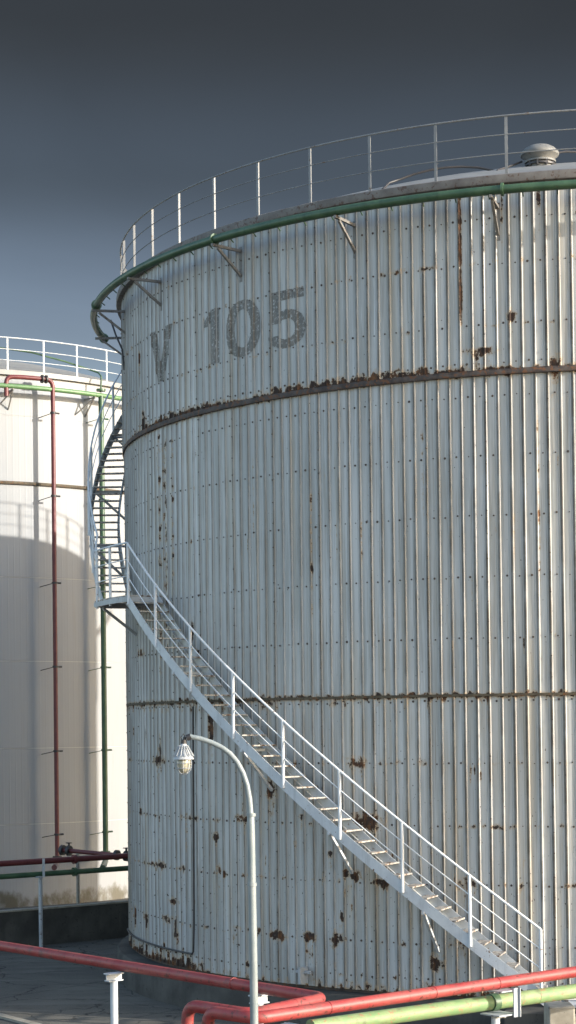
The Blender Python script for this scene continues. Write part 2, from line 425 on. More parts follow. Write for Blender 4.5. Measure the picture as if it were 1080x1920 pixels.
def cladding(name, z0, z1, rad, parent, dz=.085):
    thr, cols = [], []
    k0 = -NR // 2
    us, offs, rib = [], [], []
    for k in range(k0, k0 + NR):
        for u in KN:
            us.append(k + u)
    us = np.array(us); offs = prof_off(us) * (.85 + .3 * hsh[3][np.floor(us).astype(int) % NR]); jit = (hsh[2][np.floor(us).astype(int) % NR] - .5) * .05 * np.clip(1 - np.abs(us % 1 - .5) * 2.6, 0, 1); th = (us + jit) / NR * 360.
    nz = int(round((z1 - z0) / dz)) + 1
    zs = np.linspace(z0, z1, nz)
    TH, ZZ = np.meshgrid(th, zs); OF = np.tile(offs, (nz, 1))
    ribw = hsh[0][(np.floor(us + .5).astype(int)) % NR]
    # slight dents and uneven sheets
    OF = OF + (np.sin(TH * .9 + 1.3 * ZZ) * .0035 + np.sin(TH * 3.1 - .8 * ZZ) * .002)
    X = TC[0] + (rad + OF) * np.sin(np.radians(TH)); Y = TC[1] - (rad + OF) * np.cos(np.radians(TH))
    P = np.stack([X, Y, ZZ], -1).reshape(-1, 3)
    nc = len(us)
    i, j = np.meshgrid(np.arange(nz - 1), np.arange(nc), indexing='ij')
    j2 = (j + 1) % nc
    F = np.stack([i * nc + j, i * nc + j2, (i + 1) * nc + j2, (i + 1) * nc + j], -1).reshape(-1, 4)
    # screws
    sv, sf = [], []
    nb = len(P)
    def screw(t, z, off, s):
        t = R_(t); n = Vector((sin(t), -cos(t), 0)); a = Vector((cos(t), sin(t), 0)); b = Vector((0, 0, 1))
        c = Vector((TC[0], TC[1], z)) + n * (rad + off)
        o = nb + len(sv)
        for q in range(6):
            w = (a * cos(q * math.pi / 3) + b * sin(q * math.pi / 3))
            sv.append(c + w * s - n * .004); sv.append(c + w * s * .7 + n * .012)
        for q in range(6):
            q2 = (q + 1) % 6
            sf.append((o + 2 * q, o + 2 * q2, o + 2 * q2 + 1, o + 2 * q + 1))
        sf.append(tuple(o + 2 * q + 1 for q in range(6)))
    rr = random.Random(int(z0 * 100))
    for k in range(k0, k0 + NR):
        t = (k + 1.0) / NR * 360
        for z in ROWS:
            if z0 + .03 < z < z1 and rr.random() > .06 and not (-100 > t or t > 60):
                screw(t + rr.uniform(-.03, .03), z + rr.uniform(-.012, .012), 0.0, rr.uniform(.013, .026))
        if k % 5 == 0 and -95 < t < 60:
            z = z0 + rr.uniform(.1, .3)
            while z < z1:
                screw((k + .47) / NR * 360, z, .030, rr.uniform(.010, .018)); z += rr.uniform(.32, .46)
    V = P.tolist() + [tuple(v) for v in sv]
    me = bpy.data.meshes.new(name)
    me.from_pydata(V, [], F.tolist() + sf)
    me.materials.append(M['clad']); me.materials.append(M['screw'])
    mi = np.zeros(len(F) + len(sf), dtype=np.int32); mi[len(F):] = 1
    me.polygons.foreach_set('material_index', mi)
    cyl_uv(me, TC, TR)
    # masks: rust, rib dirt plus painted rib shade, sheet tint
    att = me.color_attributes.new('wear_shade', 'FLOAT_COLOR', 'POINT')
    W = np.zeros((len(V), 4)); W[:, 3] = 1
    r = rust_field(TH, ZZ)
    eg = np.tile(rib_edge(us), (nz, 1)) * (.62 + .38 * np.tile(ribw, (nz, 1)))
    lap = np.tile(((np.floor(us).astype(int) % 5) == 0).astype(float), (nz, 1))
    eg = np.clip(eg * (1 + .7 * lap), 0, 1)
    sheet = hsh[1][(np.floor(us / 5.).astype(int)) % NR] * .6 + hsh[2][(np.floor(us + .5).astype(int)) % NR] * .4
    W[:len(P), 0] = r.ravel(); W[:len(P), 1] = eg.ravel(); W[:len(P), 2] = np.tile(sheet, (nz, 1)).ravel()
    att.data.foreach_set('color', W.ravel())
    me.update()
    o = bpy.data.objects.new(name, me); COL.objects.link(o); attach(o, parent)
    return o

tank = empty('storage_tank', (TC[0], TC[1], 0), 'large weathered corrugated storage tank with rust streaks and V 105 painted near its top', 'storage tank')
cladding('cladding', .72, 5.98, TR, tank)
cladding('cladding', 6.015, 11.60, TR, tank)
cladding('cladding', 11.70, 14.96, TR + .035, tank)

mb = MB(); arcstrip(mb, TC, [(TR - .03, 11.60), (TR + .06, 11.60), (TR + .066, 11.625), (TR + .045, 11.70), (TR - .03, 11.70)], -180, 180, closed=True)
mb.build('ledge_ring', M['ledge'], tank)
mb = MB(); arcstrip(mb, TC, [(TR - .03, 5.975), (TR + .036, 5.975), (TR + .040, 6.02), (TR - .03, 6.02)], -180, 180, closed=True)
mb.build('seam_band', M['seam'], tank)
# concrete foundation ring, inner shell behind the cladding foot
mb = MB(); arcstrip(mb, TC, [(TR - 1.2, -.1), (TR + .30, -.1), (TR + .29, .60), (TR + .26, .64), (TR - .02, .66), (TR - 1.2, .66)], -180, 180, closed=True)
mb.build('foundation_ring', M['concrete'], tank)
mb = MB(); arcstrip(mb, TC, [(TR - .10, .665), (TR - .04, .665), (TR - .04, 14.9), (TR - .10, 14.9)], -180, 180, closed=True)
mb.build('inner_shell', M['ledge'], tank)
# eave and roof
mb = MB(); arcstrip(mb, TC, [(TR - .2, 14.93), (TR + .16, 14.93), (TR + .17, 14.96), (TR + .165, 15.07), (TR + .10, 15.10), (TR - .2, 15.11)], -180, 180, closed=True)
mb.build('eave', M['eave'], tank)
mb = MB(); H = 2.15
mb.lathe((TC[0], TC[1], 15.06), [((TR + .06) * math.sqrt(max(0, 1 - q)) if q < 1 else .001, H * q) for q in [i / 40 for i in range(41)]], n=144)
roof = mb.build('roof', M['roof'], tank)
# roof vent
vx, vy = 4.80, 34.0
mb = MB()
mb.lathe((vx, vy, 0), [(.245, 15.4), (.245, 15.88), (.29, 15.885), (.29, 15.915), (.245, 15.92), (.255, 15.94), (.30, 15.985), (.34, 16.02), (.001, 16.03)], n=36)
vent = mb.build('roof_vent', M['vent'], tank)
mb = MB()
mb.lathe((vx - .01, vy, 0), [(.001, 16.035), (.35, 16.02), (.36, 16.045), (.35, 16.08), (.32, 16.11), (.28, 16.15), (.21, 16.19), (.12, 16.215), (.001, 16.225)], n=36)
mb.build('vent_cap', M['vent'], vent)
mb = MB()
mb.lathe((vx, vy, 15.82), [(.247, 0), (.285, 0), (.285, .035), (.247, .035)], n=36)
for k in range(10):
    t = k * .628
    mb.box((vx + .268 * cos(t), vy + .268 * sin(t), 15.85), (.018, 0, 0), (0, .018, 0), (0, 0, .06))
mb.build('vent_clamp', M['dark'], vent)
# thin foam line across the roof, and hoop of pipe
mb = MB(); mb.tube([(3.95, 33.6, 15.64), (4.2, 33.9, 15.80), (4.46, 34.0, 15.92)], .02, 8)
mb.tube([(5.0, 34.0, 16.06), (5.3, 34.1, 16.13), (5.9, 34.3, 16.16), (7.0, 34.8, 16.3)], .02, 8)
mb.build('roof_line', M['dark'], tank)
mb = MB(); mb.tube([(1.84, 33.55, 15.30), (1.98, 33.9, 15.52), (2.2, 34.0, 15.62), (2.45, 34.0, 15.71), (2.75, 34.0, 15.785), (3.05, 34.0, 15.83), (3.35, 34.0, 15.84), (3.65, 34.0, 15.82), (3.95, 33.9, 15.72), (4.1, 33.8, 15.6)], .022, 8)
mb.build('roof_pipe', M['dark'], tank)

# roof railing (post every 7 degrees)
mb = MB()
for z, r in ((16.13, .019), ):
    mb.tube(arc(TC, TR + .06, -180, 180, z)[:-1], r, 8, closed=True)
rail = mb.build('roof_railing', M['railgrey'], tank)
for z in (15.80, 15.46):
    mb = MB(); mb.tube(arc(TC, TR + .06, -180, 180, z)[:-1], .010, 6, closed=True); mb.build('mid_rail', M['railgrey'], rail)
def post_mesh():
    m = MB(); m.box((0, 0, .53), (.025, 0, 0), (0, .006, 0), (0, 0, .53)); m.box((0, .024, .53), (.005, 0, 0), (0, .022, 0), (0, 0, .53)); return m
pm = None
for k in range(51):
    th = -43.5 + k * 360 / 51
    if pm is None:
        o = post_mesh().build('post', M['railgrey']); pm = o
    else:
        o = pm.copy(); COL.objects.link(o)
    o.location = pt(TC, TR + .06, th, 15.07); o.rotation_euler = (0, 0, R_(th)); attach(o, rail)

# fire ring pipe on brackets
RP = TR + .67
mb = MB(); mb.tube(arc(TC, RP, -96, 150, 14.66), .08, 12)
for th in (-96, -15.2, -46.5, -78, 40, 70):
    a, b = pt(TC, RP, th - .12, 14.66), pt(TC, RP, th + .12, 14.66); mb.cyl(a, b, .115, 14)
ring = mb.build('cooling_ring_pipe', M['dgreen'], tank)
for th in (-93, -78, -62.4, -46.3, -31.2, -16.2, -1, 14, 29, 44, 59, 74, 90, 105, 120, 135):
    m = MB()
    m.bar(pt(TC, TR + .02, th, 14.54), pt(TC, RP + .10, th, 14.54), .05, .05)
    m.bar(pt(TC, TR + .02, th, 14.05), pt(TC, RP - .05, th, 14.50), .045, .045)
    m.bar(pt(TC, TR + .035, th, 13.95), pt(TC, TR + .035, th, 14.62), .08, .012, up=pt((0, 0), 1, th, 0))
    o = m.build('bracket', M['irongrey'], ring)
# little nozzles under the ring
for k in range(60):
    th = -94 + k * 3.1
    mb = MB(); mb.cyl(pt(TC, RP - .05, th, 14.60), pt(TC, RP - .12, th, 14.545), .012, 6)
    mb.build('spray_nozzle', M['dgreen'], ring)

# conduit on the wall
mb = MB()
mb.tube(arc(TC, TR + .055, -84, -56.4, 1.03) + [pt(TC, TR + .055, -56.1, 1.08), pt(TC, TR + .055, -55.9, 1.6), pt(TC, TR + .055, -55.6, 5.9)], .02, 8)
mb.build('cable_conduit', M['dark'], tank)
mb = MB(); mb.tube([pt(TC, TR + .30, -82, 14.5), pt(TC, TR + .22, -80, 14.1), pt(TC, TR + .1, -79, 13.75), pt(TC, TR + .06, -79, 13.3)], .022, 8)
mb.build('bent_conduit', M['dark'], tank)
# stub fitting at the wall foot
mb = MB()
mb.bar(pt(TC, TR + .02, -38.2, .92), pt(TC, TR + .25, -38.2, .92), .05, .3)
mb.bar(pt(TC, TR + .12, -39.1, .98), pt(TC, TR + .12, -37.3, .98), .05, .05)
mb.build('earthing_lug', M['whitegrey'], tank)
# drain stub with valve wheel at the right
mb = MB(); tv = -5.0
mb.cyl(pt(TC, TR - .05, tv, 1.08), pt(TC, TR + .55, tv, 1.08), .11, 16)
mb.cyl(pt(TC, TR + .50, tv, 1.08), pt(TC, TR + .56, tv, 1.08), .19, 18); mb.cyl(pt(TC, TR + .60, tv, 1.08), pt(TC, TR + .66, tv, 1.08), .19, 18)
dv = mb.build('drain_stub', M['dgreen'], tank)

# painted number
GL = {}
def in_glyph(ch, u, v):
    if ch == 'V':
        c1 = .15 + (.5 - .15) * (1 - v); c2 = .85 - (.85 - .5) * (1 - v)
        return abs(u - c1) < .135 or abs(u - c2) < .135
    if ch == '1':
        if abs(u - .70) < .27: return v < .985
        return u < .5 and .70 < v < 1.0 and (v - .70) > 0 and (.62 + .30 * u) < v < (.80 + .36 * u)
    if ch == '0':
        o = (abs(u - .5) / .5) ** 2.3 + (abs(v - .5) / .5) ** 2.3
        i = (abs(u - .5) / .235) ** 2.3 + (abs(v - .5) / .33) ** 2.3
        return o < 1 and i > 1
    if ch == '5':
        if v > .83 and .08 < u < .97: return True
        if .08 < u < .34 and .44 < v <= .83: return True
        o = (abs(u - .48) / .52) ** 2.2 + (abs(v - .33) / .33) ** 2.2
        i = (abs(u - .48) / .255) ** 2.2 + (abs(v - .33) / .175) ** 2.2
        return o < 1 and i > 1 and not (u < .34 and .24 < v < .44)
    return False
V, F = [], []
zb, zt = 12.52, 13.60; NZ = 72; du = .05
for ch, a, b in (('V', -65.7, -59.4), ('1', -52.7, -49.9), ('0', -48.8, -43.45), ('5', -42.25, -37.3)):
    ua, ub = a / 360 * NR, b / 360 * NR
    k = math.floor(ua / du)
    while k * du < ub:
        u0, u1 = k * du, (k + 1) * du; uc = ((u0 + u1) / 2 - ua) / (ub - ua)
        run = None
        for q in range(NZ + 1):
            v = (q + .5) / NZ
            ins = q < NZ and 0 < uc < 1 and in_glyph(ch, uc, v)
            if ins and run is None: run = q
            if not ins and run is not None:
                z0, z1 = zb + (zt - zb) * run / NZ, zb + (zt - zb) * q / NZ
                nn = max(1, int((z1 - z0) / .12)); 
                for e in range(nn):
                    za, zc = z0 + (z1 - z0) * e / nn, z0 + (z1 - z0) * (e + 1) / nn
                    o = len(V)
                    for (uu, zz) in ((u0, za), (u1, za), (u1, zc), (u0, zc)):
                        th = uu / NR * 360; rad = TR + .035 + float(prof_off(uu)) + .0045 + sin(th * .9 + 1.3 * zz) * .0035 + sin(th * 3.1 - .8 * zz) * .002
                        V.append(pt(TC, rad, th, zz))
                    F.append((o, o + 1, o + 2, o + 3))
                run = None
        k += 1
me = bpy.data.meshes.new('painted_number'); me.from_pydata([tuple(v) for v in V], [], F); me.materials.append(M['number'])
th_, co_ = cyl_uv(me, TC, TR)
att = me.color_attributes.new('wear_shade', 'FLOAT_COLOR', 'POINT'); W = np.zeros((len(V), 4)); W[:, 2] = .5; W[:, 3] = 1; att.data.foreach_set('color', W.ravel())
o = bpy.data.objects.new('painted_number', me); COL.objects.link(o); attach(o, tank)

# ----------------------------------------------------------------------------
# staircase round the near tank
# ----------------------------------------------------------------------------
stair = empty('spiral_staircase', tuple(pt(TC, TR + .8, -10, 0)), 'white steel staircase with platform winding up around the corrugated tank', 'staircase')
WO, WI = TR + .80, TR + .14
def z1f(th): return 4.48 - .1442 * (th + 36.98)          # lower flight, top of stringer
TH1 = -62.6; ZP = z1f(TH1)                                # platform level 8.17
TH0 = -8.6
TP = -71.2
def z2f(th): return ZP + .1442 * (TP - th)               # upper flight
TE = TP - (15.07 - ZP) / .1442
def stringer(r, a, b, za, zb, out):
    m = MB(); s = 1 if out else -1
    arcstrip(m, TC, [(r, -.22), (r + .012, -.22), (r + .012, .0), (r, .0)], a, b, za, zb)
    arcstrip(m, TC, [(r - .045 * s, -.232), (r + .012, -.232), (r + .012, -.221), (r - .045 * s, -.221)] if out else [(r, -.232), (r + .055, -.232), (r + .055, -.221), (r, -.221)], a, b, za, zb)
    m.build('stringer', M['white'], stair)
stringer(WO, TH0, TH1, z1f(TH0), z1f(TH1), True); stringer(WI, TH0, TH1, z1f(TH0), z1f(TH1), False)
stringer(WO, TP, TE, z2f(TP), z2f(TE), True); stringer(WI, TP, TE, z2f(TP), z2f(TE), False)
def tread(th, z):
    m = MB(); dth = .55
    vs = []
    for (r, t) in ((WI + .015, th - dth), (WO - .002, th - dth), (WO - .002, th + dth), (WI + .015, th + dth)):
        vs.append(pt(TC, r, t, z))
    m.quadbox(vs[0], vs[1], vs[2], vs[3], (0, 0, .018))
    # nosing
    a, b = pt(TC, WI + .015, th + dth, z + .008), pt(TC, WO - .002, th + dth, z + .008); m.bar(a, b, .022, .026)
    return m
n1 = 39
for k in range(n1):
    z = ZP - .19 * (k + 1)
    th = -36.98 - (z + .06 - 4.48) / .1442
    if z < .7: break
    tread(th, z).build('tread', M['tread'], stair)
k = 1
while ZP + .19 * k < 15.0:
    z = ZP + .19 * k; th = TP - (z + .06 - ZP) / .1442
    tread(th, z).build('tread', M['tread'], stair); k += 1
# guard rails on the outside
RR = WO + .02
def helix(r, a, b, f, dz, step=1.0):
    n = max(2, int(abs(b - a) / step) + 1)
    return [pt(TC, r, a + (b - a) * i / (n - 1), f(a + (b - a) * i / (n - 1)) + dz) for i in range(n)]
def rail_path(dz):
    p = helix(RR, -12.6, TH1, z1f, dz)
    p += [pt(TC, RR + .10 * f, TH1 + (TP - 1.2 - TH1) * f, ZP + dz) for f in (.25, .5, .75, 1.0)]
    p += helix(RR, TP - 2.5, TE + 2, z2f, dz)
    return p
for dz, r, nm in ((1.04, .021, 'handrail'), (.70, .011, 'mid_rail'), (.37, .011, 'mid_rail')):
    MB().tube(rail_path(dz), r, 8).build(nm, M['bright'], stair)
sp = None
ths = [-62.4 + 6.22 * k for k in range(9)]
for th in ths + [-67.2, -71.6] + [-77 - 6.5 * k for k in range(7)]:
    z = z1f(th) if th > TH1 - .3 else (ZP if th > TP - 1 else z2f(th))
    dr = .10 if th == -71.6 else (.05 if th == -67.2 else 0)
    m = MB(); m.box((0, 0, .43), (.026, 0, 0), (0, .022, 0), (0, 0, .61)) if False else m.tube([(0, 0, -.18), (0, 0, 1.035)], .030, 10)
    o = m.build('post', M['bright']) if sp is None else sp.copy()
    if sp is None: sp = o
    else: COL.objects.link(o)
    o.location = pt(TC, RR + dr, th, z); o.rotation_euler = (0, 0, R_(th)); attach(o, stair)
# platform
mb = MB()
c = [pt(TC, WI - .08, TH1, ZP), pt(TC, WO + .02, TH1, ZP), pt(TC, WO + .10, -67.2, ZP), pt(TC, WO + .14, -72.4, ZP), pt(TC, WI - .08, -72.4, ZP), pt(TC, WI - .08, -67.2, ZP)]
def slab(m, loop, z, h, mi=0):
    n = len(loop); b = [Vector((p[0], p[1], z - h)) for p in loop]; t = [Vector((p[0], p[1], z)) for p in loop]
    m.add(b + t, [tuple(range(n - 1, -1, -1)), tuple(range(n, 2 * n))] + [(i, (i + 1) % n, n + (i + 1) % n, n + i) for i in range(n)][::1], mi)
slab(mb, list(reversed(c)), ZP - .01, .03)
pf = mb.build('platform', M['tread'], stair)
mb = MB()
for i in range(6):
    a, b = c[i], c[(i + 1) % 6]; mb.bar(a - Vector((0, 0, .095)), b - Vector((0, 0, .095)), .045, .10)
mb.build('platform_frame', M['whitegrey'], pf)
# braces from the wall to the stringers
def brace(tho, zo, thw, zw, mat='white', h=True):
    m = MB()
    m.bar(pt(TC, WO - .03, tho, zo), pt(TC, TR + .01, thw, zw), .05, .05)
    if h: m.bar(pt(TC, WO + .03, tho, zo + .02), pt(TC, TR + .01, tho, zo + .02), .05, .05)
    m.build('brace', M[mat], stair)
for tho in (-53.0, -42.7, -32.5, -23.2):
    zo = z1f(tho) - .27; brace(tho, zo, tho, zo - .74)
brace(-72.3, ZP - .16, -73.5, ZP - .70, 'whitegrey'); brace(-63.6, ZP - .16, -64.4, ZP - .9)
for tho in (-82, -92, -103, -114):
    zo = z2f(tho) - .25; brace(tho, zo, tho - 1, zo - .70, 'whitegrey')
# foot plate
mb = MB(); mb.quadbox(pt(TC, WI - .05, -10.6, .70), pt(TC, WO + .08, -10.6, .70), pt(TC, WO + .08, -7.6, .70), pt(TC, WI - .05, -7.6, .70), (0, 0, .05))
mb.build('foot_plate', M['white'], stair)

# concrete landing the stair foot bears on
mb = MB(); arcstrip(mb, TC, [(TR + .305, -.1), (TR + 1.35, -.1), (TR + 1.33, .66), (TR + 1.3, .69), (TR + .305, .69)], -15.5, -4.5)
o = mb.build('stair_landing', M['concrete']); tag(o, 'low grey concrete landing slab under the foot of the white staircase', 'landing')

# ----------------------------------------------------------------------------
# far cream tank
# ----------------------------------------------------------------------------
lt = empty('storage_tank', (LC[0], LC[1], 0), 'cream storage tank at the left, half in the shadow of the corrugated one', 'storage tank')
def plain_clad(z0, z1, rad, parent, a=0):
    n = 280; us = []; KN2 = [.0, .42, .5, .62, .70, .9]
    xs = [0, .42, .5, .62, .70, 1]; ys = [0, 0, .0015, .0015, 0, 0]
    u = np.array([k + q for k in range(-n // 2, n // 2) for q in KN2]); off = np.interp(u % 1, xs, ys); th = u / n * 360
    zs = np.linspace(z0, z1, 6); TH, ZZ = np.meshgrid(th, zs); OF = np.tile(off, (len(zs), 1))
    X = LC[0] + (rad + OF) * np.sin(np.radians(TH)); Y = LC[1] - (rad + OF) * np.cos(np.radians(TH))
    nc = len(u); i, j = np.meshgrid(np.arange(len(zs) - 1), np.arange(nc), indexing='ij'); j2 = (j + 1) % nc
    F = np.stack([i * nc + j, i * nc + j2, (i + 1) * nc + j2, (i + 1) * nc + j], -1).reshape(-1, 4)
    me = bpy.data.meshes.new('cladding'); me.from_pydata(np.stack([X, Y, ZZ], -1).reshape(-1, 3).tolist(), [], F.tolist())
    me.materials.append(M['cream']); cyl_uv(me, LC, LR); me.update()
    o = bpy.data.objects.new('cladding', me); COL.objects.link(o); attach(o, parent)
zz = [0.0, 2.55, 4.9, 7.6, 10.2, 13.07]
for a, b in zip(zz[:-1], zz[1:]): plain_clad(a, b - .012, LR, lt)
plain_clad(13.17, 15.2, LR, lt); plain_clad(15.212, 16.45, LR, lt)
mb = MB(); arcstrip(mb, LC, [(LR - .05, 0.05), (LR - .012, .05), (LR - .012, 16.4), (LR - .05, 16.4)], -180, 180, closed=True, step=3); mb.build('inner_shell', M['board'], lt)
mb = MB(); arcstrip(mb, LC, [(LR - .03, 13.08), (LR + .07, 13.07), (LR + .08, 13.11), (LR + .05, 13.16), (LR - .03, 13.16)], -180, 180, closed=True, step=2); mb.build('ledge_ring', M['seam'], lt)
mb = MB(); arcstrip(mb, LC, [(LR - .1, 16.45), (LR + .12, 16.45), (LR + .12, 16.60), (LR - .1, 16.62)], -180, 180, closed=True, step=2); mb.build('eave', M['roof'], lt)
mb = MB(); mb.lathe((LC[0], LC[1], 16.58), [((LR + .02) * math.sqrt(max(0, 1 - q)) if q < 1 else .001, 1.7 * q) for q in [i / 30 for i in range(31)]], n=120)
mb.build('roof', M['roof'], lt)
mb = MB(); mb.tube(arc(LC, LR + .1, -180, 180, 17.60, step=2)[:-1], .02, 8, closed=True); lrail = mb.build('roof_railing', M['white'], lt)
for z in (17.24, 16.90):
    mb = MB(); mb.tube(arc(LC, LR + .1, -180, 180, z, step=2)[:-1], .012, 6, closed=True); mb.build('mid_rail', M['white'], lrail)
for k in range(48):
    th = 25.3 + k * 7.5
    if k == 0:
        o = post_mesh().build('post', M['white']); pl = o
    else:
        o = pl.copy(); COL.objects.link(o); o.parent = None
    o.location = pt(LC, LR + .1, th, 16.55); o.rotation_euler = (0, 0, R_(th)); attach(o, lrail)
LP = LR + .5
mb = MB(); mb.tube(arc(LC, LP, -80, 110, 16.02, step=2), .075, 10); lring = mb.build('cooling_ring_pipe', M['mgreen'], lt)
for th in (10, 25.5, 42.5, 58, -6, 74):
    m = MB()
    m.bar(pt(LC, LR, th, 15.92), pt(LC, LP + .08, th, 15.92), .045, .045)
    m.bar(pt(LC, LR + .01, th - 2.4, 15.40), pt(LC, LP, th, 15.90), .035, .035)
    m.bar(pt(LC, LR + .01, th, 15.38), pt(LC, LP, th, 15.90), .035, .035)
    m.build('bracket', M['irongrey'], lring)
# foam hose running over the far roof edge
mb = MB(); mb.tube([pt(LC, LP, 44.1, 16.12), pt(LC, LP, 44.3, 16.62), pt(LC, LP - .2, 44.6, 16.78), pt(LC, LR, 43, 16.93), pt(LC, LR, 37.7, 17.06), pt(LC, LR, 30.6, 17.22), pt(LC, LR, 24, 17.28), pt(LC, LR - .3, 12, 17.2), pt(LC, LR - .8, 0, 17.0)], .028, 8)
o = mb.build('roof_hose', M['dgreen']); tag(o, 'dark thin hose sagging over the roof railing of the cream tank', 'hose')

# riser pipes on the cream tank; each runs down and forward to the yard pipes
def smooth_path(pts, rad=.25, n=6):
    pts = [Vector(p) for p in pts]; out = [pts[0]]
    for i in range(1, len(pts) - 1):
        a, b, c = pts[i - 1], pts[i], pts[i + 1]
        d1 = (a - b); d2 = (c - b); r = min(rad, d1.length * .45, d2.length * .45)
        p, q = b + d1.normalized() * r, b + d2.normalized() * r
        for k in range(n + 1):
            t = k / n; out.append(p * (1 - t) ** 2 + b * 2 * t * (1 - t) + q * t * t)
    out.append(pts[-1]); return out
rr_ = empty('riser_pipe', tuple(pt(LC, LP + .02, 33.4, 0)), 'dull red vertical pipe clamped to the cream tank wall', 'pipe')
tA = pt(LC, LP + .02, 33.4, 16.32)
path = [pt(LC, LP - .02, 24.3, 15.70), pt(LC, LP - .02, 24.3, 16.30)] + [pt(LC, LP, t, 16.32) for t in (27, 30)] + [tA, pt(LC, LP + .02, 33.4, 1.34), (-5.93, 46.34, 2.0)]
mb = MB(); mb.tube(smooth_path(path, .3), .07, 12); mb.build('pipe', M['oldred'], rr_)
mb = MB()
for th in (31.3, 32.1): mb.cyl(pt(LC, LP, th - .15, 16.32), pt(LC, LP, th + .15, 16.32), .13, 14)
for z in (1.5, ): mb.cyl(pt(LC, LP + .02, 33.4, z), pt(LC, LP + .02, 33.4, z + .06), .14, 14)
mb.build('flange', M['dark'], rr_)
for z in (15.29, 12.71, 10.01, 7.41, 4.80, 2.22):
    m = MB(); m.lathe(pt(LC, LP + .02, 33.4, z - .03), [(.072, 0), (.095, 0), (.095, .06), (.072, .06)], n=12)
    m.bar(pt(LC, LP + .02, 33.4, z), pt(LC, LR, 31.8, z - .1), .02, .02); m.cyl(pt(LC, LP + .02, 33.9, z), pt(LC, LP + .02, 34.7, z), .03, 8)
    m.build('pipe_clamp', M['dark'], rr_)
gr_ = empty('riser_pipe', tuple(pt(LC, LP + .02, 44.1, 0)), 'dark green vertical pipe behind the stair, on the cream tank', 'pipe')
mb = MB(); mb.tube(smooth_path([pt(LC, LP + .02, 44.1, 16.0), pt(LC, LP + .02, 44.1, 1.32), (-4.8, 47.2, 1.9)], .3), .085, 12); mb.build('pipe', M['dgreen'], gr_)
mb = MB()
for z in (1.55, 16.15): mb.cyl(pt(LC, LP + .02, 44.1, z), pt(LC, LP + .02, 44.1, z + .07), .15, 14)
mb.build('flange', M['dgreen'], gr_)
for z in (15.29, 12.71, 10.01, 7.41, 4.80, 2.22):
    m = MB(); m.lathe(pt(LC, LP + .02, 44.1, z - .03), [(.087, 0), (.11, 0), (.11, .06), (.087, .06)], n=12)
    m.bar(pt(LC, LP + .02, 44.1, z), pt(LC, LR, 42.8, z - .1), .02, .02); m.cyl(pt(LC, LP + .02, 44.6, z), pt(LC, LP + .02, 45.8, z), .03, 8)
    m.build('pipe_clamp', M['dgreen'], gr_)

# ----------------------------------------------------------------------------
# wall, yard pipes at the back
# ----------------------------------------------------------------------------
A0 = Vector((-6.31, 46.85, 0)); dW = Vector((.792, .610, 0)).normalized(); nW = Vector((-dW.y, dW.x, 0))
def onw(s, off, z): return A0 + dW * s + nW * off + Vector((0, 0, z))
mb = MB()
mb.quadbox(onw(-14, 0, -.1), onw(11.5, 0, -.1), onw(11.5, .25, -.1), onw(-14, .25, -.1), (0, 0, 1.0))
wall = mb.build('bund_wall', M['concrete'], None, bevel=.012); tag(wall, 'long low dark concrete containment wall in front of the cream tank', 'wall')
mb = MB(); mb.quadbox(onw(-14, -.02, .903), onw(11.5, -.02, .903), onw(11.5, .27, .903), onw(-14, .27, .903), (0, 0, .04)); mb.build('lit_wall_top', M['paleconc'], wall)  # pale strip added for the sunlit wall top, light put into its colour

def yard_pipe(name, z, r, mat, label, off):
    a, b = onw(-14, off, z), onw(9.5, off, z)
    e = empty(name, (a.x, a.y, 0), label, 'pipe')
    MB().tube([a, b], r, 14).build('pipe', mat, e)
    m = MB()
    for s in (-9, -3.4, .55, 2.95): m.cyl(onw(s, off, z), onw(s + .08, off, z), r + .045, 14)
    m.build('flange', mat, e)
yard_pipe('yard_pipe', 2.18, .075, M['oldred'], 'dull red horizontal pipe running in front of the cream tank', -.62)
yard_pipe('yard_pipe', 1.86, .068, M['dgreen'], 'dark green horizontal pipe below the dull red one before the cream tank', -.62)
def back_support(s, off, top, label, w=.05, mat='whitegrey'):
    p = onw(s, off, 0); e = empty('pipe_support', (p.x, p.y, 0), label, 'pipe support')
    MB().cyl(p, p + Vector((0, 0, top - .12)), w, 14).build('post', M[mat], e)
    m = MB(); m.bar(onw(s - .05, off - .12, top - .10), onw(s - .05, off + .12, top - .10), .10, .04); m.bar(onw(s + .04, off - .10, top - .10), onw(s + .04, off - .10, top + .36), .06, .03)
    m.build('saddle', M[mat], e)
    m = MB(); m.box(p + Vector((0, 0, .01)), dW * .12, nW * .12, (0, 0, .012)); m.build('base_plate', M[mat], e)
back_support(-.46, -.72, 1.90, 'grey round post carrying the red and green pipes by the dark wall')
# branch with valves
e = empty('valve_branch', (-6.25, 50.2, 0), 'dark red branch pipe with flanged valves crossing behind the yard pipes', 'pipe')
P0, P1 = Vector((-6.28, 50.1, 2.20)), Vector((-3.6, 48.6, 2.04))
MB().tube([P0, P1], .06, 12).build('pipe', M['oldred'], e)
d = (P1 - P0).normalized()
for f in (.04, .11, .62, .72, .80):
    p = P0 + (P1 - P0) * f; m = MB(); m.cyl(p - d * .04, p + d * .04, .14, 16)
    if f in (.11, .72): m.cyl(p, p + Vector((0, 0, .2)), .03, 8); m.lathe(p + Vector((0, 0, .2)), [(.08, 0), (.1, .01), (.08, .02)], n=14)
    m.build('valve', M['dark'], e)
for q in ((-5.73, 49.75, 2.12), (-4.0, 48.83, 2.0)): m = MB(); m.cyl((q[0], q[1], 0), q, .045, 10); m.build('leg', M['paleconc'], e)

# ----------------------------------------------------------------------------
# front pipes (red and pale green) with supports
# ----------------------------------------------------------------------------
ZF = EYE - 3.62
def fv(x, y, z=ZF): return Vector((x, y, z))
a0, a1 = fv(-4.87, 30.83), fv(.44, 24.44)
dA = (a1 - a0).normalized()
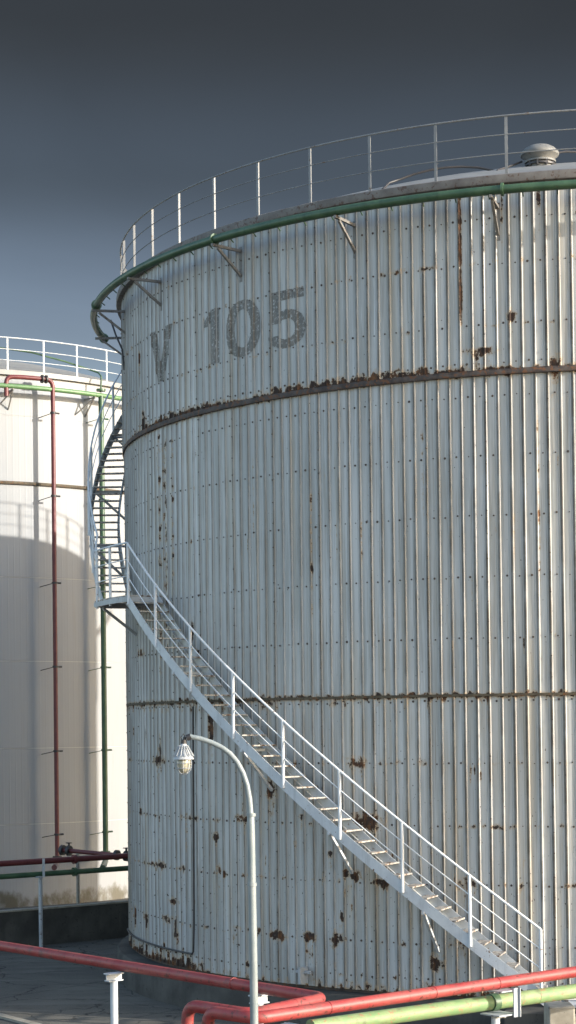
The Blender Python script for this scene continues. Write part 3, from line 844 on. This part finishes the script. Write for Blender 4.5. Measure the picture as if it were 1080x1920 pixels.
# long pipe from the left, elbow, back to the riser
e = empty('fire_main', (-4.87, 30.83, 0), 'red pipe crossing from the left and doubling back at an elbow by the lamp post', 'pipe')
pth = smooth_path([a0 - dA * 9, a1, fv(-.52, 23.16), fv(-1.36, 24.02), fv(-1.36, 24.02, 0)], .22, 8)
MB().tube(pth, .082, 16).build('pipe', M['red'], e)
m = MB()
for p, q in ((a0 + dA * 6.35, dA), (fv(.03, 23.9), (fv(-.52, 23.16) - a1).normalized())): m.cyl(p - q * .012, p + q * .012, .088, 16)
m.build('weld_collar', M['red'], e)
e = empty('fire_main', (4.13, 26.77, 0), 'red pipe rising to the right, the lower of the two side by side', 'pipe')
b0 = fv(-.44, 22.86); b1 = fv(4.13, 26.77); dB = (b1 - b0).normalized()
pth = smooth_path([b1 + dB * 12, b0, fv(-1.07, 23.46), fv(-1.07, 23.46, 0)], .20, 8)
MB().tube(pth, .082, 16).build('pipe', M['red'], e)
m = MB()
for s in (1.2, 3.1, 4.35): p = b0 + dB * s; m.cyl(p - dB * .012, p + dB * .012, .089, 16)
m.build('weld_collar', M['red'], e)
e = empty('water_main', (4.13, 26.92, 0), 'thick pale green pipe with scuffed paint below the red one', 'pipe')
g1 = Vector((4.15, 26.92, ZF - .30)); g0 = Vector((.44, 24.10, ZF - .30)); dG = (g1 - g0).normalized()
MB().tube([g0 - dG * .25, g1 + dG * 12], .105, 18).build('pipe', M['lgreen'], e)
m = MB(); p = g0 + dG * 3.0; m.cyl(p - dG * .06, p + dG * .06, .125, 18); m.build('collar', M['dgreen'], e)
m = MB(); p = g0 + dG * 3.86; m.cyl(p - dG * .01, p + dG * .01, .108, 18); m.build('weld_collar', M['lgreen'], e)
# steel channel at the end of the green pipe
m = MB(); q0, q1 = Vector((-.10, 24.1, ZF - .27)), Vector((.30, 23.75, ZF - .29)); m.bar(q0, q1, .18, .012); m.bar(q0 - Vector((0, .085, .03)), q1 - Vector((0, .085, .03)), .012, .07); m.bar(q0 + Vector((0, .085, -.03)), q1 + Vector((0, .085, -.03)), .012, .07)
m.cyl((.1, 23.93, 0), (.1, 23.93, ZF - .28), .04, 10)
o = m.build('channel_rest', M['white']); tag(o, 'short white steel channel rest at the near end of the pale green pipe', 'bracket')

def front_support(p, d, label):
    e = empty('pipe_support', (p.x, p.y, 0), label, 'pipe support'); n = Vector((-d.y, d.x, 0))
    top = ZF - .085
    MB().cyl((p.x, p.y, 0), (p.x, p.y, top - .12), .058, 16).build('post', M['white'], e)
    m = MB(); c = Vector((p.x, p.y, top - .015))
    m.box(c, n * .14, d * .07, (0, 0, .009)); m.box(c - Vector((0, 0, .055)), n * .14, d * .008, (0, 0, .048))
    m.box(c - Vector((0, 0, .105)), n * .13, d * .065, (0, 0, .008))
    m.build('saddle', M['white'], e)
    m = MB(); m.box((p.x, p.y, .01), n * .14, d * .14, (0, 0, .012)); m.build('base_plate', M['white'], e)
front_support(fv(-2.72, 27.98) + Vector((.08, .15, 0)) * .0 + dA * .05, dA, 'white round pipe post left of the lamp post under the red pipe')
front_support(a0 + dA * 6.92, dA, 'white pipe post mostly hidden behind the lamp post')
# C shaped stand on the right
c0 = fv(2.93, 25.68, 0); e = empty('pipe_support', (c0.x, c0.y, 0), 'white C-shaped stand holding both the red and pale green pipes at right', 'pipe support')
nB = Vector((-dB.y, dB.x, 0))
MB().cyl((c0.x - .10, c0.y - .05, 0), (c0.x - .10, c0.y - .05, ZF - .46), .06, 16).build('post', M['white'], e)
m = MB()
pc = c0 - nB * .17 + dB * .10
m.box((pc.x, pc.y, ZF - .26), dB * .05, nB * .008, (0, 0, .20)); m.box(Vector((pc.x, pc.y, ZF - .26)) + dB * .045, dB * .006, nB * .045, (0, 0, .20))
m.box((c0.x - .02, c0.y, ZF - .095), dB * .16, nB * .17, (0, 0, .009))
m.box((c0.x - .05, c0.y, ZF - .425), dB * .18, nB * .18, (0, 0, .010)); m.box((c0.x - .05, c0.y, ZF - .46), dB * .14, nB * .01, (0, 0, .03))
m.build('saddle', M['whitegrey'], e)

# ----------------------------------------------------------------------------
# lamp post
# ----------------------------------------------------------------------------
LY = 22.0
def lp(px, py): return Vector(((px - 540) / 156.8, LY, (1358 - py) / 156.8 + EYE))
lamp = empty('lamp_post', (-.45, LY, 0), 'grey gooseneck lamp post with a caged bulkhead lamp, in front of the tank', 'lamp post')
path = [Vector((-.447, LY, 0)), Vector((-.449, LY, 2.2)), lp(469.5, 1800), lp(468, 1560), lp(467.5, 1528), lp(467, 1520), lp(465.5, 1495), lp(461, 1468), lp(453.5, 1445), lp(443, 1425), lp(430, 1409), lp(414, 1397), lp(396, 1388), lp(376, 1381), lp(354, 1376)]
MB().tube(path, [.052, .050, .049, .046, .045, .036, .035, .034, .034, .033, .033, .032, .032, .031, .031], 14).build('pole', M['galv'], lamp)
m = MB(); m.lathe((-.447, LY, 0), [(.001, .03), (.15, .03), (.15, 0)], n=20); m.build('base_plate', M['galv'], lamp)
hx, hz = lp(343, 1385).x, lp(343, 1385).z
m = MB(); m.cyl(lp(357, 1376), lp(349, 1379), .038, 12); m.cyl(lp(346, 1377), (hx + .005, LY, hz + .0), .020, 10); m.cyl((hx + .005, LY, hz + .02), (hx, LY, hz - .04), .035, 12)
m.tube([(hx + .03, LY, hz + .03), (hx + .0, LY - .02, hz + .09), (hx - .03, LY, hz + .05), (hx - .01, LY, hz - .02)], .006, 6)
m.build('lamp_neck', M['dark'], lamp)
for zc in (lp(467.5, 1524).z, lp(468, 1560).z - .6):
    m = MB(); m.cyl((-.4555, LY, zc - .02), (-.4555, LY, zc + .02), .055, 16); m.build('pole_collar', M['galv'], lamp)
m = MB(); zt = hz - .03
m.lathe((hx, LY, zt), [(.001, .01), (.035, .0), (.045, -.03), (.055, -.07), (.075, -.11), (.10, -.145), (.122, -.17), (.124, -.185), (.10, -.178), (.001, -.17)], n=28)
for k in range(14):
    t = k * 2 * math.pi / 14; c, s = cos(t), sin(t)
    m.quadbox((hx + c * .04 - s * .003, LY + s * .04 + c * .003, zt - .03), (hx + c * .04 + s * .003, LY + s * .04 - c * .003, zt - .03),
              (hx + c * .115 + s * .003, LY + s * .115 - c * .003, zt - .155), (hx + c * .115 - s * .003, LY + s * .115 + c * .003, zt - .155), (c * .014, s * .014, .014))
shade = m.build('lamp_shade', M['whitegrey'], lamp)
m = MB(); m.lathe((hx, LY, zt - .178), [(.072, 0), (.082, -.03), (.084, -.07), (.076, -.12), (.055, -.155), (.025, -.172), (.001, -.175)], n=24)
m.build('glass_globe', M['glass'], lamp)
m = MB()
for k in range(8):
    t = k * math.pi / 4; c, s = cos(t), sin(t)
    m.tube([(hx + c * r, LY + s * r, zt - .175 + h) for r, h in ((.082, 0), (.094, -.04), (.094, -.09), (.080, -.14), (.050, -.175), (.0, -.19))], .0042, 6)
for r, h in ((.096, -.055), (.090, -.115)):
    m.tube([(hx + r * cos(t * math.pi / 12), LY + r * sin(t * math.pi / 12), zt - .175 + h) for t in range(24)], .0042, 6, closed=True)
m.build('wire_guard', M['whitegrey'], lamp)

# ----------------------------------------------------------------------------
# bits by the stair foot
# ----------------------------------------------------------------------------
m = MB(); m.quadbox((4.02, 28.9, -.05), (4.44, 28.9, -.05), (4.44, 29.45, -.05), (4.02, 29.45, -.05), (0, 0, 1.10))
o = m.build('concrete_block', M['paleconc'], None, bevel=.03); tag(o, 'square weathered concrete block in the bottom right corner', 'concrete block')
e = empty('sign_plate', (4.9, 30.2, 0), 'small pale plate with worn dark marks behind the concrete block', 'sign')
m = MB(); m.quadbox((4.40, 30.1, .97), (5.30, 30.1, .97), (5.30, 30.12, .97), (4.40, 30.12, .97), (0, 0, .17)); m.build('plate', M['board'], e)
m = MB()
rr = random.Random(5)
for i, (x, strokes) in enumerate(((4.50, [(0, 0, 1, 1), (0, 1, 1, 0), (.5, 0, .5, 1)]), (4.60, [(0, 1, .5, 0), (.5, 0, 1, 1)]), (4.70, [(0, 0, 0, 1), (0, 0, 1, 0)]), (4.80, [(0, 0, 0, 1), (0, 0, .9, 0), (0, 1, .9, 1), (0, .5, .8, .5)]), (4.90, [(0, 0, 0, 1), (1, 0, 1, 1)]), (5.0, [(0, 0, 0, 1), (0, 1, 1, .5)]), (5.1, [(0, 0, 1, 1)]))):
    for (x0, y0, x1, y1) in strokes:
        m.bar((x + x0 * .05, 30.096, 1.02 + y0 * .075), (x + x1 * .05, 30.096, 1.02 + y1 * .075), .016, .004, up=(0, 1, 0))
m.build('worn_marks', M['dark'], e)
m = MB(); m.bar((4.5, 30.13, 0), (4.5, 30.13, 1.1), .04, .02, up=(0, 1, 0)); m.bar((5.2, 30.13, 0), (5.2, 30.13, 1.1), .04, .02, up=(0, 1, 0)); m.build('stake', M['dark'], e)
m = MB()
for k in range(4): m.quadbox((4.50, 29.35 + k * .22, .18 * k), (5.6, 29.35 + k * .22, .18 * k), (5.6, 29.62 + k * .22, .18 * k), (4.50, 29.62 + k * .22, .18 * k), (0, 0, .178))
o = m.build('concrete_steps', M['paleconc'], None, bevel=.01); tag(o, 'low brown concrete steps beside the weathered concrete block', 'steps')

# ----------------------------------------------------------------------------
# ground
# ----------------------------------------------------------------------------
m = MB(); m.add([(-900, -300, 0), (900, -300, 0), (900, 1500, 0), (-900, 1500, 0)], [(0, 1, 2, 3)])
o = m.build('ground', M['ground']); tag(o, kind='structure')
k0, k1 = Vector((-7.3, 37.8, 0)), Vector((1.0, 26.3, 0)); dk = (k1 - k0).normalized(); nk = Vector((dk.y, -dk.x, 0))
m = MB(); m.quadbox(k0 - dk * 20 + nk * .18, k1 + dk * 6 + nk * .18, k1 + dk * 6, k0 - dk * 20, (0, 0, .05))
o = m.build('kerb', M['paleconc']); tag(o, kind='structure')
z4 = Vector((0, 0, .004))
ga = MB(); ga.add([k0 - dk * 20 + z4 + nk * 9, k1 + dk * 6 + z4 + nk * 9, k1 + dk * 6 + z4 + nk * .18, k0 - dk * 20 + z4 + nk * .18], [(0, 1, 2, 3)])
o = ga.build('road', paint('dark_asphalt', (.045, .044, .042), (.07, .067, .062), amount=.7, rough=.9, streak=False, chipcol=False)); tag(o, kind='structure')

# ----------------------------------------------------------------------------
# light
# ----------------------------------------------------------------------------
AZ, EL = 67.2, 15.8
sd = Vector((sin(R_(AZ)) * cos(R_(EL)), -cos(R_(AZ)) * cos(R_(EL)), sin(R_(EL))))
L = bpy.data.lights.new('sun', 'SUN'); L.energy = 2.6; L.angle = R_(.5); L.color = (1.0, .945, .86)
so = bpy.data.objects.new('sun', L); COL.objects.link(so); so.rotation_euler = sd.to_track_quat('Z', 'Y').to_euler(); so.location = (30, -10, 30)
w = bpy.data.worlds.new('World'); sc.world = w; w.use_nodes = True; nt = w.node_tree; nt.nodes.clear()
out = nt.nodes.new('ShaderNodeOutputWorld'); bg = nt.nodes.new('ShaderNodeBackground'); nt.links.new(bg.outputs[0], out.inputs[0])
sky = nt.nodes.new('ShaderNodeTexSky'); sky.sky_type = 'NISHITA'; sky.sun_disc = False
sky.sun_elevation = R_(EL); sky.sun_rotation = R_(180 - AZ); sky.air_density = 1.0; sky.dust_density = 1.6; sky.ozone_density = 1.0
tc = nt.nodes.new('ShaderNodeTexCoord'); sp_ = nt.nodes.new('ShaderNodeSeparateXYZ'); nt.links.new(tc.outputs['Generated'], sp_.inputs[0])
rp = nt.nodes.new('ShaderNodeValToRGB'); nt.links.new(sp_.outputs[2], rp.inputs[0])
cr = rp.color_ramp; cr.elements[0].position = .08; cr.elements[0].color = (.75, .75, .75, 1); cr.elements[1].position = .85; cr.elements[1].color = (.6, .6, .6, 1)
for p_, c_ in ((.215, (.25, .225, .23, 1)), (.29, (.112, .097, .091, 1)), (.362, (.078, .060, .049, 1)), (.55, (.16, .15, .14, 1))):
    q = cr.elements.new(p_); q.color = c_
cr.interpolation = 'EASE'
mx = nt.nodes.new('ShaderNodeMix'); mx.data_type = 'RGBA'; mx.blend_type = 'MULTIPLY'; mx.inputs['Factor'].default_value = 1
# added sky darkening, no real cloud: only the far side (+Y), elsewhere full light
mr = nt.nodes.new('ShaderNodeMapRange'); mr.interpolation_type = 'SMOOTHSTEP'; nt.links.new(sp_.outputs[1], mr.inputs[0]); mr.inputs[1].default_value = .1; mr.inputs[2].default_value = .8
m2 = nt.nodes.new('ShaderNodeMix'); m2.data_type = 'RGBA'; nt.links.new(mr.outputs[0], m2.inputs['Factor']); m2.inputs[6].default_value = (.975, .985, 1.0, 1); nt.links.new(rp.outputs[0], m2.inputs[7])
nt.links.new(sky.outputs[0], mx.inputs[6]); nt.links.new(m2.outputs[2], mx.inputs[7]); nt.links.new(mx.outputs[2], bg.inputs[0])
cn = nt.nodes.new('ShaderNodeTexNoise'); cn.inputs['Scale'].default_value = 3.2; cn.inputs['Detail'].default_value = 5; cn.inputs['Distortion'].default_value = .6
mp = nt.nodes.new('ShaderNodeMapping'); mp.inputs['Scale'].default_value = (1, 1, 3.2); nt.links.new(tc.outputs['Generated'], mp.inputs[0]); nt.links.new(mp.outputs[0], cn.inputs['Vector'])
m3 = nt.nodes.new('ShaderNodeMapRange'); nt.links.new(cn.outputs[0], m3.inputs[0]); m3.inputs[1].default_value = .3; m3.inputs[2].default_value = .7; m3.inputs[3].default_value = .90; m3.inputs[4].default_value = 1.10
m4 = nt.nodes.new('ShaderNodeVectorMath'); m4.operation = 'SCALE'; nt.links.new(mx.outputs[2], m4.inputs[0]); nt.links.new(m3.outputs[0], m4.inputs['Scale']); nt.links.new(m4.outputs[0], bg.inputs[0])
bg.inputs[1].default_value = .15

# ----------------------------------------------------------------------------
# camera
# ----------------------------------------------------------------------------
cam = bpy.data.cameras.new('camera'); co = bpy.data.objects.new('camera', cam); COL.objects.link(co)
pitch, roll, f = R_(.9391), R_(-.6756), 3450.0
F_ = Vector((0, cos(pitch), sin(pitch))); U0 = Vector((0, -sin(pitch), cos(pitch))); X0 = Vector((1, 0, 0))
Xr = X0 * cos(roll) + U0 * sin(roll); Ur = -X0 * sin(roll) + U0 * cos(roll)
mt = Matrix(((Xr.x, Ur.x, -F_.x, 0), (Xr.y, Ur.y, -F_.y, 0), (Xr.z, Ur.z, -F_.z, EYE), (0, 0, 0, 1)))
co.matrix_world = mt
cam.sensor_fit = 'VERTICAL'; cam.sensor_height = 36; cam.lens = f / 1920 * 36
cam.shift_y = (1304.1 - 960) / 1920; cam.clip_end = 3000; cam.clip_start = .1
sc.camera = co
sc.view_settings.view_transform = 'Standard'; sc.view_settings.look = 'None'; sc.view_settings.exposure = 1.45; sc.view_settings.gamma = 1
sc.render.film_transparent = False
